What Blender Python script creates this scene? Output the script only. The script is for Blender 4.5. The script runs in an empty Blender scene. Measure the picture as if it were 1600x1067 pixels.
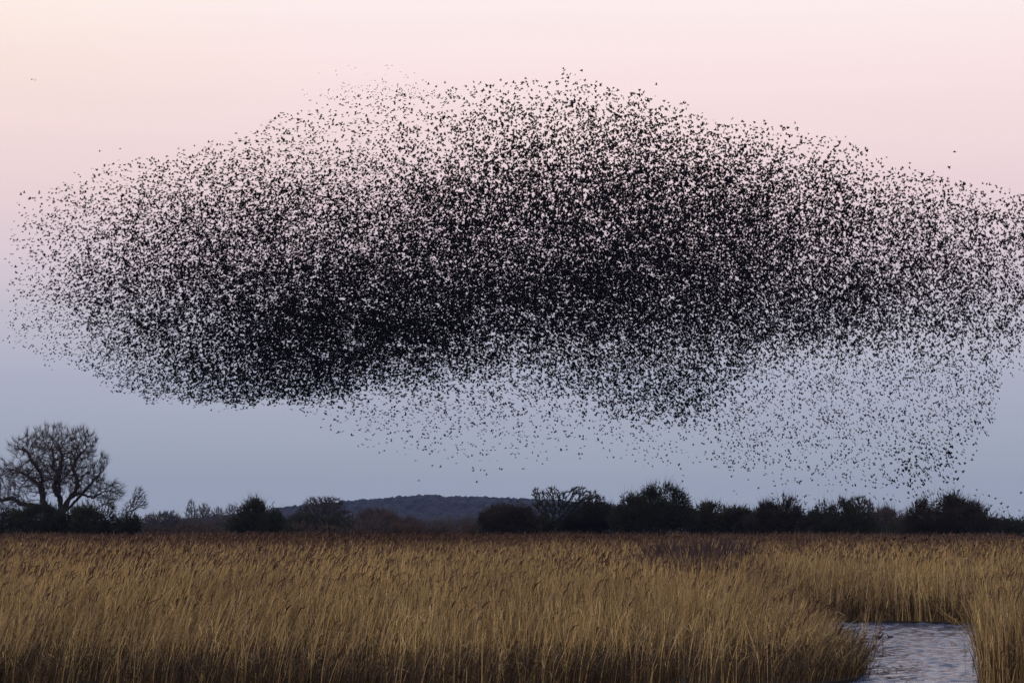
import bpy, math
import numpy as np
from mathutils import Vector

# ------------------------------------------------------------------ camera
CAM_H = 3.6
F = 3779.0                       # focal length in photo pixels (photo is 1600 wide)
PITCH = math.atan((815 - 533.5) / F)
scene = bpy.context.scene
cd = bpy.data.cameras.new("camera")
cam = bpy.data.objects.new("camera", cd)
scene.collection.objects.link(cam)
cam.location = (0, 0, CAM_H)
cam.rotation_euler = (math.radians(90) + PITCH, 0, 0)
cd.sensor_width = 36.0
cd.lens = F / 1600 * 36.0
cd.clip_start = 0.5
cd.clip_end = 12000
scene.camera = cam

# ------------------------------------------------------------------ sky, sun, exposure
def srgb(r, g, b):
    f = lambda c: c / 12.92 if c <= 0.04045 else ((c + 0.055) / 1.055) ** 2.4
    return (f(r / 255), f(g / 255), f(b / 255), 1.0)

world = bpy.data.worlds.new("World")
scene.world = world
world.use_nodes = True
nt = world.node_tree
nt.nodes.clear()
N, L = nt.nodes.new, nt.links.new
out = N("ShaderNodeOutputWorld")
tc = N("ShaderNodeTexCoord")
sep = N("ShaderNodeSeparateXYZ")
L(tc.outputs["Generated"], sep.inputs[0])
ramp = N("ShaderNodeValToRGB")
mr = N("ShaderNodeMapRange")
mr.inputs["From Min"].default_value = 0.0
mr.inputs["From Max"].default_value = 0.8
L(sep.outputs["Z"], mr.inputs["Value"])
L(mr.outputs[0], ramp.inputs[0])
stops = [(0.0, srgb(158, 167, 185)), (0.030, srgb(162, 170, 187)), (0.057, srgb(172, 176, 196)),
         (0.083, srgb(193, 189, 204)), (0.109, srgb(219, 202, 212)), (0.135, srgb(234, 211, 217)),
         (0.161, srgb(244, 220, 222)), (0.187, srgb(251, 229, 229)), (0.212, srgb(255, 239, 239)),
         (0.27, srgb(252, 240, 242)), (0.45, srgb(200, 202, 220)), (0.8, srgb(150, 162, 196))]
el = ramp.color_ramp.elements
el[0].position, el[0].color = 0.0, stops[0][1]
el[1].position, el[1].color = 1.0, stops[-1][1]
for z, c in stops[1:-1]:
    e = el.new(z / 0.8)
    e.color = c
# the afterglow on the sunset side, behind the viewer
glow = N("ShaderNodeMapRange")
glow.inputs["From Min"].default_value = 0.1
glow.inputs["From Max"].default_value = -1.0
L(sep.outputs["Y"], glow.inputs["Value"])
gz = N("ShaderNodeMapRange")
gz.inputs["From Min"].default_value = 0.4
gz.inputs["From Max"].default_value = 0.0
L(sep.outputs["Z"], gz.inputs["Value"])
gm = N("ShaderNodeMath"); gm.operation = 'MULTIPLY'
L(glow.outputs[0], gm.inputs[0]); L(gz.outputs[0], gm.inputs[1])
mix = N("ShaderNodeMix"); mix.data_type = 'RGBA'
L(gm.outputs[0], mix.inputs["Factor"])
wx_ = N("ShaderNodeMapRange")
wx_.inputs["From Min"].default_value = -0.06
wx_.inputs["From Max"].default_value = -0.22
L(sep.outputs["X"], wx_.inputs["Value"])
wz_ = N("ShaderNodeMapRange")
wz_.inputs["From Min"].default_value = 0.10
wz_.inputs["From Max"].default_value = 0.20
L(sep.outputs["Z"], wz_.inputs["Value"])
wm_ = N("ShaderNodeMath"); wm_.operation = 'MULTIPLY'
L(wx_.outputs[0], wm_.inputs[0]); L(wz_.outputs[0], wm_.inputs[1])
warm = N("ShaderNodeMix"); warm.data_type = 'RGBA'; warm.blend_type = 'MULTIPLY'
L(wm_.outputs[0], warm.inputs["Factor"])
L(ramp.outputs[0], warm.inputs["A"])
warm.inputs["B"].default_value = (1.0, 1.0, 0.92, 1)
smap = N("ShaderNodeMapping"); smap.inputs["Scale"].default_value = (3, 3, 60)
L(tc.outputs["Generated"], smap.inputs["Vector"])
snz = N("ShaderNodeTexNoise"); snz.inputs["Scale"].default_value = 1.5; snz.inputs["Detail"].default_value = 3
L(smap.outputs[0], snz.inputs["Vector"])
srg = N("ShaderNodeMapRange"); srg.inputs["To Min"].default_value = 0.965; srg.inputs["To Max"].default_value = 1.035
L(snz.outputs["Fac"], srg.inputs["Value"])
svm = N("ShaderNodeVectorMath"); svm.operation = 'SCALE'
L(warm.outputs["Result"], svm.inputs[0]); L(srg.outputs[0], svm.inputs["Scale"])
L(svm.outputs[0], mix.inputs["A"])
mix.inputs["B"].default_value = (0.75, 0.50, 0.34, 1)
bg1 = N("ShaderNodeBackground")
L(mix.outputs["Result"], bg1.inputs["Color"])
bg1.inputs["Strength"].default_value = 1.0
sky = N("ShaderNodeTexSky")
sky.sky_type = 'NISHITA'
sky.sun_disc = False
sky.sun_elevation = math.radians(3)
sky.sun_rotation = math.radians(200)
bg2 = N("ShaderNodeBackground")
L(sky.outputs[0], bg2.inputs["Color"])
bg2.inputs["Strength"].default_value = 0.004
add = N("ShaderNodeAddShader")
L(bg1.outputs[0], add.inputs[0]); L(bg2.outputs[0], add.inputs[1])
L(add.outputs[0], out.inputs["Surface"])

ld = bpy.data.lights.new("sun", 'SUN')
ld.energy = 0.75
ld.angle = math.radians(20)
ld.color = (1.0, 0.84, 0.66)
sun = bpy.data.objects.new("sun", ld)
scene.collection.objects.link(sun)
sd = Vector((math.sin(math.radians(20)), math.cos(math.radians(20)), -math.tan(math.radians(48))))
sun.rotation_euler = sd.to_track_quat('-Z', 'Y').to_euler()
scene.view_settings.view_transform = 'Standard'
scene.view_settings.look = 'None'
scene.view_settings.exposure = 0.0
scene.view_settings.gamma = 1.0
scene.cycles.max_bounces = 5
scene.cycles.diffuse_bounces = 2
scene.cycles.volume_bounces = 0

# ------------------------------------------------------------------ helpers
cp, sp = math.cos(PITCH), math.sin(PITCH)
def P(px, py, Y):
    """the point at depth Y (metres north of the viewer) seen at photo pixel px, py (works on arrays)"""
    a = (np.asarray(px, float) - 800) / F
    b = (533.5 - np.asarray(py, float)) / F
    dy = cp - b * sp
    dz = sp + b * cp
    return np.stack(np.broadcast_arrays(a / dy * Y, np.asarray(Y, float), CAM_H + dz / dy * Y), -1)
def onwater(px, py):
    b = (533.5 - py) / F
    dy = cp - b * sp; dz = sp + b * cp
    Y = -CAM_H * dy / dz
    return ((px - 800) / F / dy * Y, Y)

def material(name, color, rough=0.9, noise=None, amount=0.3, spec=0.2, attr=None):
    m = bpy.data.materials.new(name)
    m.use_nodes = True
    t = m.node_tree
    b = t.nodes["Principled BSDF"]
    b.inputs["Roughness"].default_value = rough
    b.inputs["Specular IOR Level"].default_value = spec
    b.inputs["Base Color"].default_value = (*color, 1)
    src = None
    if attr:
        a = t.nodes.new("ShaderNodeAttribute"); a.attribute_name = attr
        src = a.outputs["Color"]
    if noise:
        tx = t.nodes.new("ShaderNodeTexNoise"); tx.inputs["Scale"].default_value = noise
        tx.inputs["Detail"].default_value = 4
        co = t.nodes.new("ShaderNodeNewGeometry")
        t.links.new(co.outputs["Position"], tx.inputs["Vector"])
        mp = t.nodes.new("ShaderNodeMapRange")
        mp.inputs["From Min"].default_value = 0.3; mp.inputs["From Max"].default_value = 0.7
        mp.inputs["To Min"].default_value = 1 - amount; mp.inputs["To Max"].default_value = 1 + amount
        t.links.new(tx.outputs["Fac"], mp.inputs["Value"])
        vm = t.nodes.new("ShaderNodeVectorMath"); vm.operation = 'SCALE'
        if src: t.links.new(src, vm.inputs[0])
        else: vm.inputs[0].default_value = color
        t.links.new(mp.outputs[0], vm.inputs["Scale"])
        src = vm.outputs[0]
    if src: t.links.new(src, b.inputs["Base Color"])
    return m

def mesh_obj(name, verts, tris=None, quads=None, mat=None, parent=None, col=None, loc=None, smooth=False):
    verts = np.asarray(verts, np.float32)
    if loc is not None:
        verts = verts - np.asarray(loc, np.float32)
    me = bpy.data.meshes.new(name)
    nt_ = 0 if tris is None else len(tris)
    nq = 0 if quads is None else len(quads)
    me.vertices.add(len(verts))
    me.vertices.foreach_set("co", verts.ravel())
    loops = []
    if nt_: loops.append(np.asarray(tris, np.int32).ravel())
    if nq: loops.append(np.asarray(quads, np.int32).ravel())
    loops = np.concatenate(loops)
    me.loops.add(len(loops))
    me.loops.foreach_set("vertex_index", loops)
    me.polygons.add(nt_ + nq)
    starts = np.concatenate([np.arange(nt_) * 3, nt_ * 3 + np.arange(nq) * 4]).astype(np.int32)
    me.polygons.foreach_set("loop_start", starts)
    if smooth:
        me.polygons.foreach_set("use_smooth", np.ones(nt_ + nq, bool))
    if col is not None:
        ca = me.color_attributes.new("col", 'FLOAT_COLOR', 'POINT')
        c4 = np.ones((len(verts), 4), np.float32); c4[:, :3] = col
        ca.data.foreach_set("color", c4.ravel())
    me.update(calc_edges=True)
    if mat: me.materials.append(mat)
    o = bpy.data.objects.new(name, me)
    scene.collection.objects.link(o)
    if parent: o.parent = parent
    elif loc is not None: o.location = loc
    return o

def tag(o, label=None, cat=None, group=None, kind=None):
    if label: o["label"] = label
    if cat: o["category"] = cat
    if group: o["group"] = group
    if kind: o["kind"] = kind
    return o

def thing(name, loc, label, cat, group=None):
    o = bpy.data.objects.new(name, None)
    scene.collection.objects.link(o)
    o.location = [float(v) for v in loc]
    return tag(o, label, cat, group)

def unit(v):
    return v / np.maximum(np.linalg.norm(v, axis=-1, keepdims=True), 1e-9)

class VNoise:
    """smooth value noise on a 2-D lattice"""
    def __init__(self, seed): self.t = np.random.default_rng(seed).random((256, 256)) * 2 - 1
    def __call__(self, x, y):
        x = np.asarray(x, float); y = np.asarray(y, float)
        xi = np.floor(x).astype(int); yi = np.floor(y).astype(int)
        fx = x - xi; fy = y - yi
        fx = fx * fx * (3 - 2 * fx); fy = fy * fy * (3 - 2 * fy)
        g = lambda i, j: self.t[(xi + i) & 255, (yi + j) & 255]
        return (g(0, 0) * (1 - fx) + g(1, 0) * fx) * (1 - fy) + (g(0, 1) * (1 - fx) + g(1, 1) * fx) * fy

# ------------------------------------------------------------------ ground, water, hill
M_mud = material("mud", (0.030, 0.024, 0.018), 0.95, 1.5, 0.4)
M_ground = material("field", (0.05, 0.048, 0.03), 0.95, 0.05, 0.3)
g = mesh_obj("ground", [(-5000, -60, -0.25), (5000, -60, -0.25), (5000, 9000, -0.25), (-5000, 9000, -0.25)], quads=[(0, 1, 2, 3)], mat=M_ground)
tag(g, kind="structure")

def water_mat():
    m = bpy.data.materials.new("water")
    m.use_nodes = True
    t = m.node_tree; b = t.nodes["Principled BSDF"]
    b.inputs["Base Color"].default_value = (0.05, 0.075, 0.15, 1)
    b.inputs["Roughness"].default_value = 0.12
    b.inputs["IOR"].default_value = 1.33
    geo = t.nodes.new("ShaderNodeNewGeometry")
    hs = []
    for sc_, st, w in ((3.0, (0.9, 0.35, 1), 1.0), (9.0, (1.0, 0.4, 1), 0.45), (0.8, (1, 0.6, 1), 0.8)):
        mp = t.nodes.new("ShaderNodeMapping"); mp.inputs["Scale"].default_value = st
        mp.inputs["Rotation"].default_value = (0, 0, 0.25)
        t.links.new(geo.outputs["Position"], mp.inputs["Vector"])
        n = t.nodes.new("ShaderNodeTexNoise"); n.inputs["Scale"].default_value = sc_
        n.inputs["Detail"].default_value = 3
        t.links.new(mp.outputs[0], n.inputs["Vector"])
        mu = t.nodes.new("ShaderNodeMath"); mu.operation = 'MULTIPLY'
        mu.inputs[1].default_value = w / sc_ * 3
        t.links.new(n.outputs["Fac"], mu.inputs[0])
        hs.append(mu)
    a1 = t.nodes.new("ShaderNodeMath"); a1.operation = 'ADD'
    a2 = t.nodes.new("ShaderNodeMath"); a2.operation = 'ADD'
    t.links.new(hs[0].outputs[0], a1.inputs[0]); t.links.new(hs[1].outputs[0], a1.inputs[1])
    t.links.new(a1.outputs[0], a2.inputs[0]); t.links.new(hs[2].outputs[0], a2.inputs[1])
    bp = t.nodes.new("ShaderNodeBump"); bp.inputs["Strength"].default_value = 1.0
    bp.inputs["Distance"].default_value = 0.02
    t.links.new(a2.outputs[0], bp.inputs["Height"])
    t.links.new(bp.outputs[0], b.inputs["Normal"])
    return m
M_water = water_mat()
# choppy surface: the channel in view is meshed finely, the rest of the pool carries the same waves coarsely
xs = np.concatenate([[-80, -40, -10, 0, 4], np.arange(5.0, 22.0, 0.10), [23, 30, 50, 80]])
ysw = np.concatenate([[-40, 0, 30, 45], np.arange(48.0, 92.0, 0.14), [95, 100, 105]])
XX, YY = np.meshgrid(xs, ysw)
ZZ = np.zeros_like(XX)
wr = np.random.default_rng(4)
gust = VNoise(66)
for q in range(26):
    lam_ = wr.uniform(0.28, 0.8); th_ = wr.normal(-1.35, 0.55); ph = wr.uniform(0, 6.28)
    ZZ += 0.0085 * lam_ ** 1.0 * np.sin((XX * math.cos(th_) + YY * math.sin(th_)) * 2 * math.pi / lam_ + ph)
ZZ *= 1.1 + 0.15 * gust(XX / 1.1 + 20, YY / 3 + 20)
ZZ[(XX < 5) | (XX > 21.9) | (YY < 48) | (YY > 91.9)] = 0
idx = np.arange(XX.size).reshape(XX.shape)
Q = np.stack([idx[:-1, :-1], idx[:-1, 1:], idx[1:, 1:], idx[1:, :-1]], -1).reshape(-1, 4)
w = mesh_obj("water", np.stack([XX, YY, ZZ], -1).reshape(-1, 3), quads=Q, mat=M_water, smooth=True)
tag(w, kind="structure")

# shoreline of the reed bed, walked from the west (left) to the east
shore_px = [(-2400, 1100), (-900, 1092), (-200, 1088), (150, 1080), (420, 1092), (760, 1084), (1000, 1080), (1180, 1078),
            (1270, 1074), (1338, 1064), (1352, 1052), (1330, 1038), (1280, 1024), (1225, 1008), (1180, 988), (1200, 978), (1290, 972), (1420, 973), (1530, 977), (1640, 979), (1680, 990),
            (1700, 1000)]
shore = [onwater(*p) for p in shore_px] + [(60, 72)]
bank = shore + [(160, 250), (-160, 250), (-80, 60)]
# second stand, on the east side of the channel
east_px = [(1700, 1000), (1610, 995), (1566, 999), (1546, 1013), (1538, 1040), (1532, 1067), (1530, 1100)]
east = [onwater(*p) for p in east_px] + [(40, 46), (60, 60), (60, 71)]

def in_poly(x, y, poly):
    r = np.zeros(len(x), bool)
    n = len(poly)
    for i in range(n):
        x1, y1 = poly[i]; x2, y2 = poly[(i + 1) % n]
        c = ((y1 > y) != (y2 > y)) & (x < (x2 - x1) * (y - y1) / ((y2 - y1) or 1e-9) + x1)
        r ^= c
    return r

def slab(name, poly, z0, z1, mat):
    import bmesh
    bm = bmesh.new()
    vs = [bm.verts.new((x, y, z1)) for x, y in poly]
    f = bm.faces.new(vs)
    if f.normal.z < 0: f.normal_flip()
    bm.normal_update()
    if f.normal.z < 0: f.normal_flip()
    r = bmesh.ops.extrude_face_region(bm, geom=[f])
    for v in r["geom"]:
        if isinstance(v, bmesh.types.BMVert): v.co.z = z1
    for v in vs: v.co.z = z0
    bmesh.ops.triangulate(bm, faces=bm.faces[:])
    bmesh.ops.recalc_face_normals(bm, faces=bm.faces[:])
    me = bpy.data.meshes.new(name); bm.to_mesh(me); bm.free()
    me.materials.append(mat)
    o = bpy.data.objects.new(name, me); scene.collection.objects.link(o)
    return tag(o, kind="structure")
slab("mud_bank", bank, -0.2, 0.07, M_mud)
slab("mud_bank", east, -0.2, 0.065, M_mud)

# far wooded hill
rng = np.random.default_rng(5)
nz = VNoise(11)
def hill_h(x, y):
    # ridge running east-west, 2.5 km off
    px = 800 + x / 2500 * F
    prof = np.interp(px, [100, 330, 430, 480, 560, 620, 670, 700, 770, 850, 960, 1150, 1400, 1900], [-3, 1, 12, 17, 21, 23.5, 27, 26, 25, 22, 16, 7, 2, -3])
    d = (y - 2500) / np.where(y < 2500, 420, 600)
    return prof * np.exp(-d * d * 1.4) + 1.0 * nz(x / 60, y / 60) - 2.0
nx, ny = 160, 60
X, Y = np.meshgrid(np.linspace(-700, 900, nx), np.linspace(1900, 3300, ny))
V = np.stack([X, Y, hill_h(X, Y)], -1).reshape(-1, 3)
idx = np.arange(nx * ny).reshape(ny, nx)
Q = np.stack([idx[:-1, :-1], idx[:-1, 1:], idx[1:, 1:], idx[1:, :-1]], -1).reshape(-1, 4)
tag(mesh_obj("hill", V, quads=Q, mat=material("hill_earth", (0.05, 0.045, 0.035), 0.95, 0.02, 0.3), smooth=True), kind="structure")
# its wood: lumpy crowns, one mass
def ico(sub=1):
    import bmesh
    bm = bmesh.new(); bmesh.ops.create_icosphere(bm, subdivisions=sub, radius=1)
    v = np.array([x.co[:] for x in bm.verts]); f = np.array([[y.index for y in x.verts] for x in bm.faces]); bm.free()
    return v, f
iv, if_ = ico(2)
n = 6500
cx = rng.uniform(-520, 520, n); cy = rng.uniform(1980, 2620, n)
cz = hill_h(cx, cy)
keep = cz > -1.0
cx, cy, cz = cx[keep], cy[keep], cz[keep]; n = len(cx)
s = rng.uniform(2.6, 5.2, n)
jit = 1 + rng.uniform(-0.28, 0.28, (n, len(iv), 1))
vv = iv[None] * jit * s[:, None, None] * np.array([1, 1, 0.85])
vv = vv + np.stack([cx, cy, cz + s * 0.55], -1)[:, None]
ff = if_[None] + (np.arange(n) * len(iv))[:, None, None]
wc = np.array([0.016, 0.016, 0.016]) * rng.uniform(0.5, 1.6, (n, 1)) * np.array([1, 1, 1])
wc[:, 0] *= rng.uniform(0.85, 1.35, n)
wc = np.repeat(wc, len(iv), 0)
tag(mesh_obj("woodland", vv.reshape(-1, 3), tris=ff.reshape(-1, 3), mat=material("far_wood", (0.04, 0.04, 0.03), 0.95, 0.15, 0.5, attr="col"), col=wc),
    "bare winter woodland covering the low hill on the horizon", "woodland", kind="stuff")

# ------------------------------------------------------------------ trees
def frusta(A, B, ra, rb, sides):
    """tapered prisms from A to B"""
    d = unit(B - A)
    A = A - d * np.minimum(ra, 0.15)[:, None] * 0.6
    ref = np.where(np.abs(d[:, 2:3]) > 0.9, np.array([[1., 0, 0]]), np.array([[0, 0, 1.]]))
    u = unit(np.cross(d, ref)); v = np.cross(d, u)
    an = np.arange(sides) * 2 * math.pi / sides
    ring = u[:, None] * np.cos(an)[None, :, None] + v[:, None] * np.sin(an)[None, :, None]
    va = A[:, None] + ring * ra[:, None, None]
    vb = B[:, None] + ring * rb[:, None, None]
    V = np.concatenate([va, vb], 1).reshape(-1, 3)
    i = np.arange(sides); j = (i + 1) % sides
    q = np.stack([i, j, j + sides, i + sides], -1)
    Q = (q[None] + (np.arange(len(A)) * 2 * sides)[:, None, None]).reshape(-1, 4)
    return V, Q

def colonize(att, roots, step, kill, reach, iters, up=0.15, rng=None):
    """space colonisation; roots: list of (point, parent index)"""
    nodes = [np.array(p, float) for p, _ in roots]
    par = [q for _, q in roots]
    pos = np.array(nodes)
    att = att.copy()
    dist = np.full(len(att), 1e9); near = np.zeros(len(att), int)
    start = 0
    for it in range(iters):
        new = pos[start:]
        if len(new) and len(att):
            D = np.linalg.norm(att[:, None] - new[None], axis=2)
            k = D.argmin(1); dm = D[np.arange(len(att)), k]
            b = dm < dist
            near[b] = k[b] + start; dist[b] = dm[b]
        alive = dist > kill
        att, dist, near = att[alive], dist[alive], near[alive]
        if not len(att): break
        act = dist < reach
        if not act.any(): act = dist <= dist.min() + step
        ids, inv = np.unique(near[act], return_inverse=True)
        dirs = np.zeros((len(ids), 3))
        np.add.at(dirs, inv, unit(att[act] - pos[near[act]]))
        dirs = unit(unit(dirs) + rng.normal(0, 0.28, dirs.shape) + np.array([0, 0, up]))
        start = len(pos)
        pos = np.concatenate([pos, pos[ids] + dirs * step])
        par += list(ids)
        if len(pos) > 22000: break
    return pos, np.array(par)

def lobes_points(lobes, Y, n, rng, shell=0.35):
    """random points in a union of ellipsoids given as photo px, py, rx, ry"""
    sc_ = Y / F
    vol = np.array([l[2] * l[2] * l[3] for l in lobes], float) ** 0.75
    pick = rng.choice(len(lobes), n, p=vol / vol.sum())
    L_ = np.array([l[:4] for l in lobes], float)[pick]
    d = unit(rng.normal(size=(n, 3)))
    r = rng.random(n) ** shell
    c = P(L_[:, 0], L_[:, 1], Y)
    return c + d * r[:, None] * np.stack([L_[:, 2], np.minimum(L_[:, 2], 90), L_[:, 3]], -1) * sc_, d

def twig_blades(P0, D0, length, width, rng):
    """small slim pyramids (3 faces), a twig each"""
    n = len(P0)
    d = unit(D0); ref = unit(rng.normal(size=(n, 3)))
    u = unit(np.cross(d, ref)); v = np.cross(d, u)
    L_ = length[:, None]; W = width[:, None]
    a = P0 + u * W; b = P0 + (-0.5 * u + 0.87 * v) * W; c = P0 + (-0.5 * u - 0.87 * v) * W
    mid = P0 + d * L_
    V = np.stack([a, b, c, mid], 1).reshape(-1, 3)
    k = np.array([[0, 1, 3], [1, 2, 3], [2, 0, 3]])
    T = (k[None] + (np.arange(n) * 4)[:, None, None]).reshape(-1, 3)
    return V, T

def bare_tree(label, base_px, Y, lobes, natt, seed, trunk_r, mat_b, mat_t, fork_py, step=0.35, kill=0.55, twigs=5, twl=0.6, tww=0.022, lean=0, name="bare_tree", cat="tree", group=None, shell=0.4, up=0.12, limbs=(), gaps=None):
    rng = np.random.default_rng(seed)
    att, _ = lobes_points(lobes, Y, natt, rng, shell)
    if gaps:
        k1, k2, k3 = rng.normal(0, 1.25, (3, 3))
        fld = np.sin(att @ k1) + np.sin(att @ k2 + 1) + np.sin(att @ k3 + 2)
        att = att[fld > gaps]
    base = P(base_px, 815, Y); base[2] = -0.2
    fork = P(base_px + lean, fork_py, Y)
    nseg = max(2, int((fork[2] - base[2]) / (step * 1.5)))
    roots = [(base, -1)]
    for i in range(1, nseg + 1):
        t = i / nseg
        p = base * (1 - t) + fork * t + np.array([math.sin(t * 5 + seed) * 0.08, math.cos(t * 4) * 0.08, 0]) * (t < 1)
        roots.append((p, i - 1))
    for (at_, pts_, dep) in limbs:
        prev = nseg if at_ is None else at_
        a0 = np.array(roots[prev][0])
        for q_, (lx_, ly_) in enumerate(pts_):
            t1 = (q_ + 1) / len(pts_)
            a1 = P(lx_, ly_, Y); a1[1] += dep * t1
            m_ = max(1, int(np.linalg.norm(a1 - a0) / step))
            for w_ in range(1, m_ + 1):
                wob = rng.normal(0, 0.05, 3) if w_ < m_ else 0
                roots.append((a0 + (a1 - a0) * w_ / m_ + wob, prev)); prev = len(roots) - 1
            a0 = a1
    att = att[att[:, 2] > 0.6]
    pos, par = colonize(att, roots, step, kill, 5.0, 160, up, rng)
    n = len(pos)
    # pipe model: girth follows the number of twig ends carried
    acc = np.zeros(n)
    for i in range(n - 1, 0, -1):
        if acc[i] == 0: acc[i] = 1
        acc[par[i]] += acc[i]
    acc[0] = max(acc[0], 2)
    rad = 0.013 * acc ** (math.log(trunk_r / 0.013) / math.log(acc[0]))
    rad[0] *= 1.35
    A, B = pos[par[1:]], pos[1:]
    ra, rb = np.minimum(rad[par[1:]], rad[1:] * 1.35), rad[1:]
    th = rb > min(0.07, rad[0] * 0.25)
    th[:nseg] = True
    root = thing(name, base, label, cat, group)
    V1, Q1 = frusta(A[th], B[th], ra[th], rb[th] * 0.98, 7)
    mesh_obj("trunk", V1, quads=Q1, mat=mat_b, parent=root, loc=base, smooth=True)
    V2, Q2 = frusta(A[~th], B[~th], ra[~th], rb[~th], 4)
    fine = np.where(rad <= max(0.035, np.quantile(rad, 0.6)))[0]
    fine = fine[fine > nseg]
    src = np.repeat(fine, twigs)
    dd = unit(pos[src] - pos[par[src]])
    rad_o = unit(pos[src] - np.array([fork[0], fork[1], fork[2] + 1.0]))
    dd = unit(dd * 0.7 + rad_o * 0.8 + rng.normal(0, 0.42, dd.shape) + np.array([0, 0, 0.2]))
    st = pos[src] + (pos[par[src]] - pos[src]) * rng.random((len(src), 1))
    V3, T3 = twig_blades(st, dd, rng.uniform(0.4, 1.2, len(src)) * twl, np.full(len(src), tww) * rng.uniform(0.7, 1.3, len(src)), rng)
    mesh_obj("crown", np.concatenate([V2, V3]), tris=T3 + len(V2), quads=Q2, mat=mat_t, parent=root, loc=base)
    return root

def bush(label, Y, lobes, n, seed, mat_b, mat_t, size=0.55, wid=0.05, spikes=0.12, name="bush", cat="bush", group=None, nstem=26, ragged=0.25, shell=0.45):
    """many-stemmed thicket: stems from the ground, thousands of twigs and leaf sprays through the volume"""
    rng = np.random.default_rng(seed)
    sc_ = Y / F
    # break every lobe into uneven sub-lobes
    sub = []
    for (px, py, rx, ry) in lobes:
        sub.append((px, py, rx * 0.78, ry * 0.74))
        for q in range(11):
            a = rng.uniform(-0.3, math.pi + 0.3)
            rr = rng.uniform(0.16, 0.46)
            sub.append((px + math.cos(a) * rx * (1 - rr * 1.0), py - math.sin(a) * ry * (1 - rr * rng.uniform(0.6, 1.3)), rx * rr * rng.uniform(.7, 1.1), ry * rr * rng.uniform(.8, 1.25)))
    pts, d = lobes_points(sub, Y, n, rng, shell)
    pts = pts + d * np.abs(rng.normal(0, 0.22 * size / 0.55, (n, 1)))
    ok = pts[:, 2] > 0.15
    pts, d = pts[ok], d[ok]
    cxw = P(np.mean([l[0] for l in lobes]), 815, Y)
    base = np.array([cxw[0], Y, 0.0])
    # drop some clumps to open gaps near the rim
    nn = VNoise(seed + 77)
    g_ = nn(pts[:, 0] * 1.1 + 50, pts[:, 2] * 1.1 + pts[:, 1] * 0.7 + 50)
    top = np.array([l[1] - l[3] for l in lobes]).min()
    hmax = P(800, top, Y)[2]
    rim = pts[:, 2] / hmax
    ok = ~((g_ < -0.05) & (rng.random(len(pts)) < 0.9 * np.clip(rim * 1.8 - 0.5, 0, 1)))
    pts, d = pts[ok], d[ok]
    out_ = unit(d * np.array([1, 1, 0.8]) + np.array([0, 0, 0.55]) + rng.normal(0, 0.45, d.shape))
    Ls = rng.uniform(0.5, 1.3, len(pts)) * size
    Ws = rng.uniform(0.6, 1.4, len(pts)) * wid
    V1, T1 = twig_blades(pts, out_, Ls, Ws, rng)
    # long whippy shoots past the outline
    ns = int(len(pts) * spikes * 0.25)
    top_i = np.argsort(-(pts[:, 2] + rng.normal(0, ragged * hmax, len(pts))))[:ns]
    sd_ = unit(out_[top_i] + np.array([0, 0, 0.5]))
    V2, T2 = twig_blades(pts[top_i], sd_, rng.uniform(1.4, 3.0, ns) * size, np.full(ns, wid * 0.32), rng)
    root = thing(name, base, label, cat, group)
    mesh_obj("crown", np.concatenate([V1, V2]), tris=np.concatenate([T1, T2 + len(V1)]), mat=mat_t, parent=root, loc=base)
    # stems
    ii = rng.choice(len(pts), nstem)
    tgt = pts[ii]
    b0 = np.stack([base[0] + rng.uniform(-.14, .14, nstem), Y + rng.uniform(-.14, .14, nstem), np.zeros(nstem) - 0.1], -1)
    A, B, RA, RB = [], [], [], []
    prev = b0
    for s_ in range(1, 6):
        t = s_ / 5
        cur = b0 * (1 - t) + tgt * t + rng.normal(0, 0.10, b0.shape) * (s_ < 5)
        cur[:, 2] = b0[:, 2] + (tgt[:, 2] - b0[:, 2]) * t ** 0.8
        A.append(prev); B.append(cur)
        RA.append(np.full(nstem, 0.09 * (1 - t * 0.75) + 0.02)); RB.append(np.full(nstem, 0.09 * (1 - t * 0.9) + 0.012))
        prev = cur
    V3, Q3 = frusta(np.concatenate(A), np.concatenate(B), np.concatenate(RA), np.concatenate(RB), 5)
    mesh_obj("trunk", V3, quads=Q3, mat=mat_b, parent=root, loc=base, smooth=True)
    return root

M_bark = material("bark", (0.034, 0.028, 0.025), 0.95, 3.0, 0.35)
M_twig = material("twig", (0.040, 0.031, 0.029), 0.95, 0.8, 0.35)
M_dark = material("thorn_leaf", (0.018, 0.020, 0.012), 0.9, 0.7, 0.45)
M_brown = material("brown_twig", (0.050, 0.035, 0.029), 0.95, 0.6, 0.35)
M_olive = material("olive_leaf", (0.022, 0.021, 0.012), 0.9, 0.7, 0.5)
M_umber = material("umber_twig", (0.023, 0.019, 0.014), 0.95, 0.7, 0.5)
M_grey = material("grey_twig", (0.055, 0.048, 0.047), 0.95, 0.6, 0.35)

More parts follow.
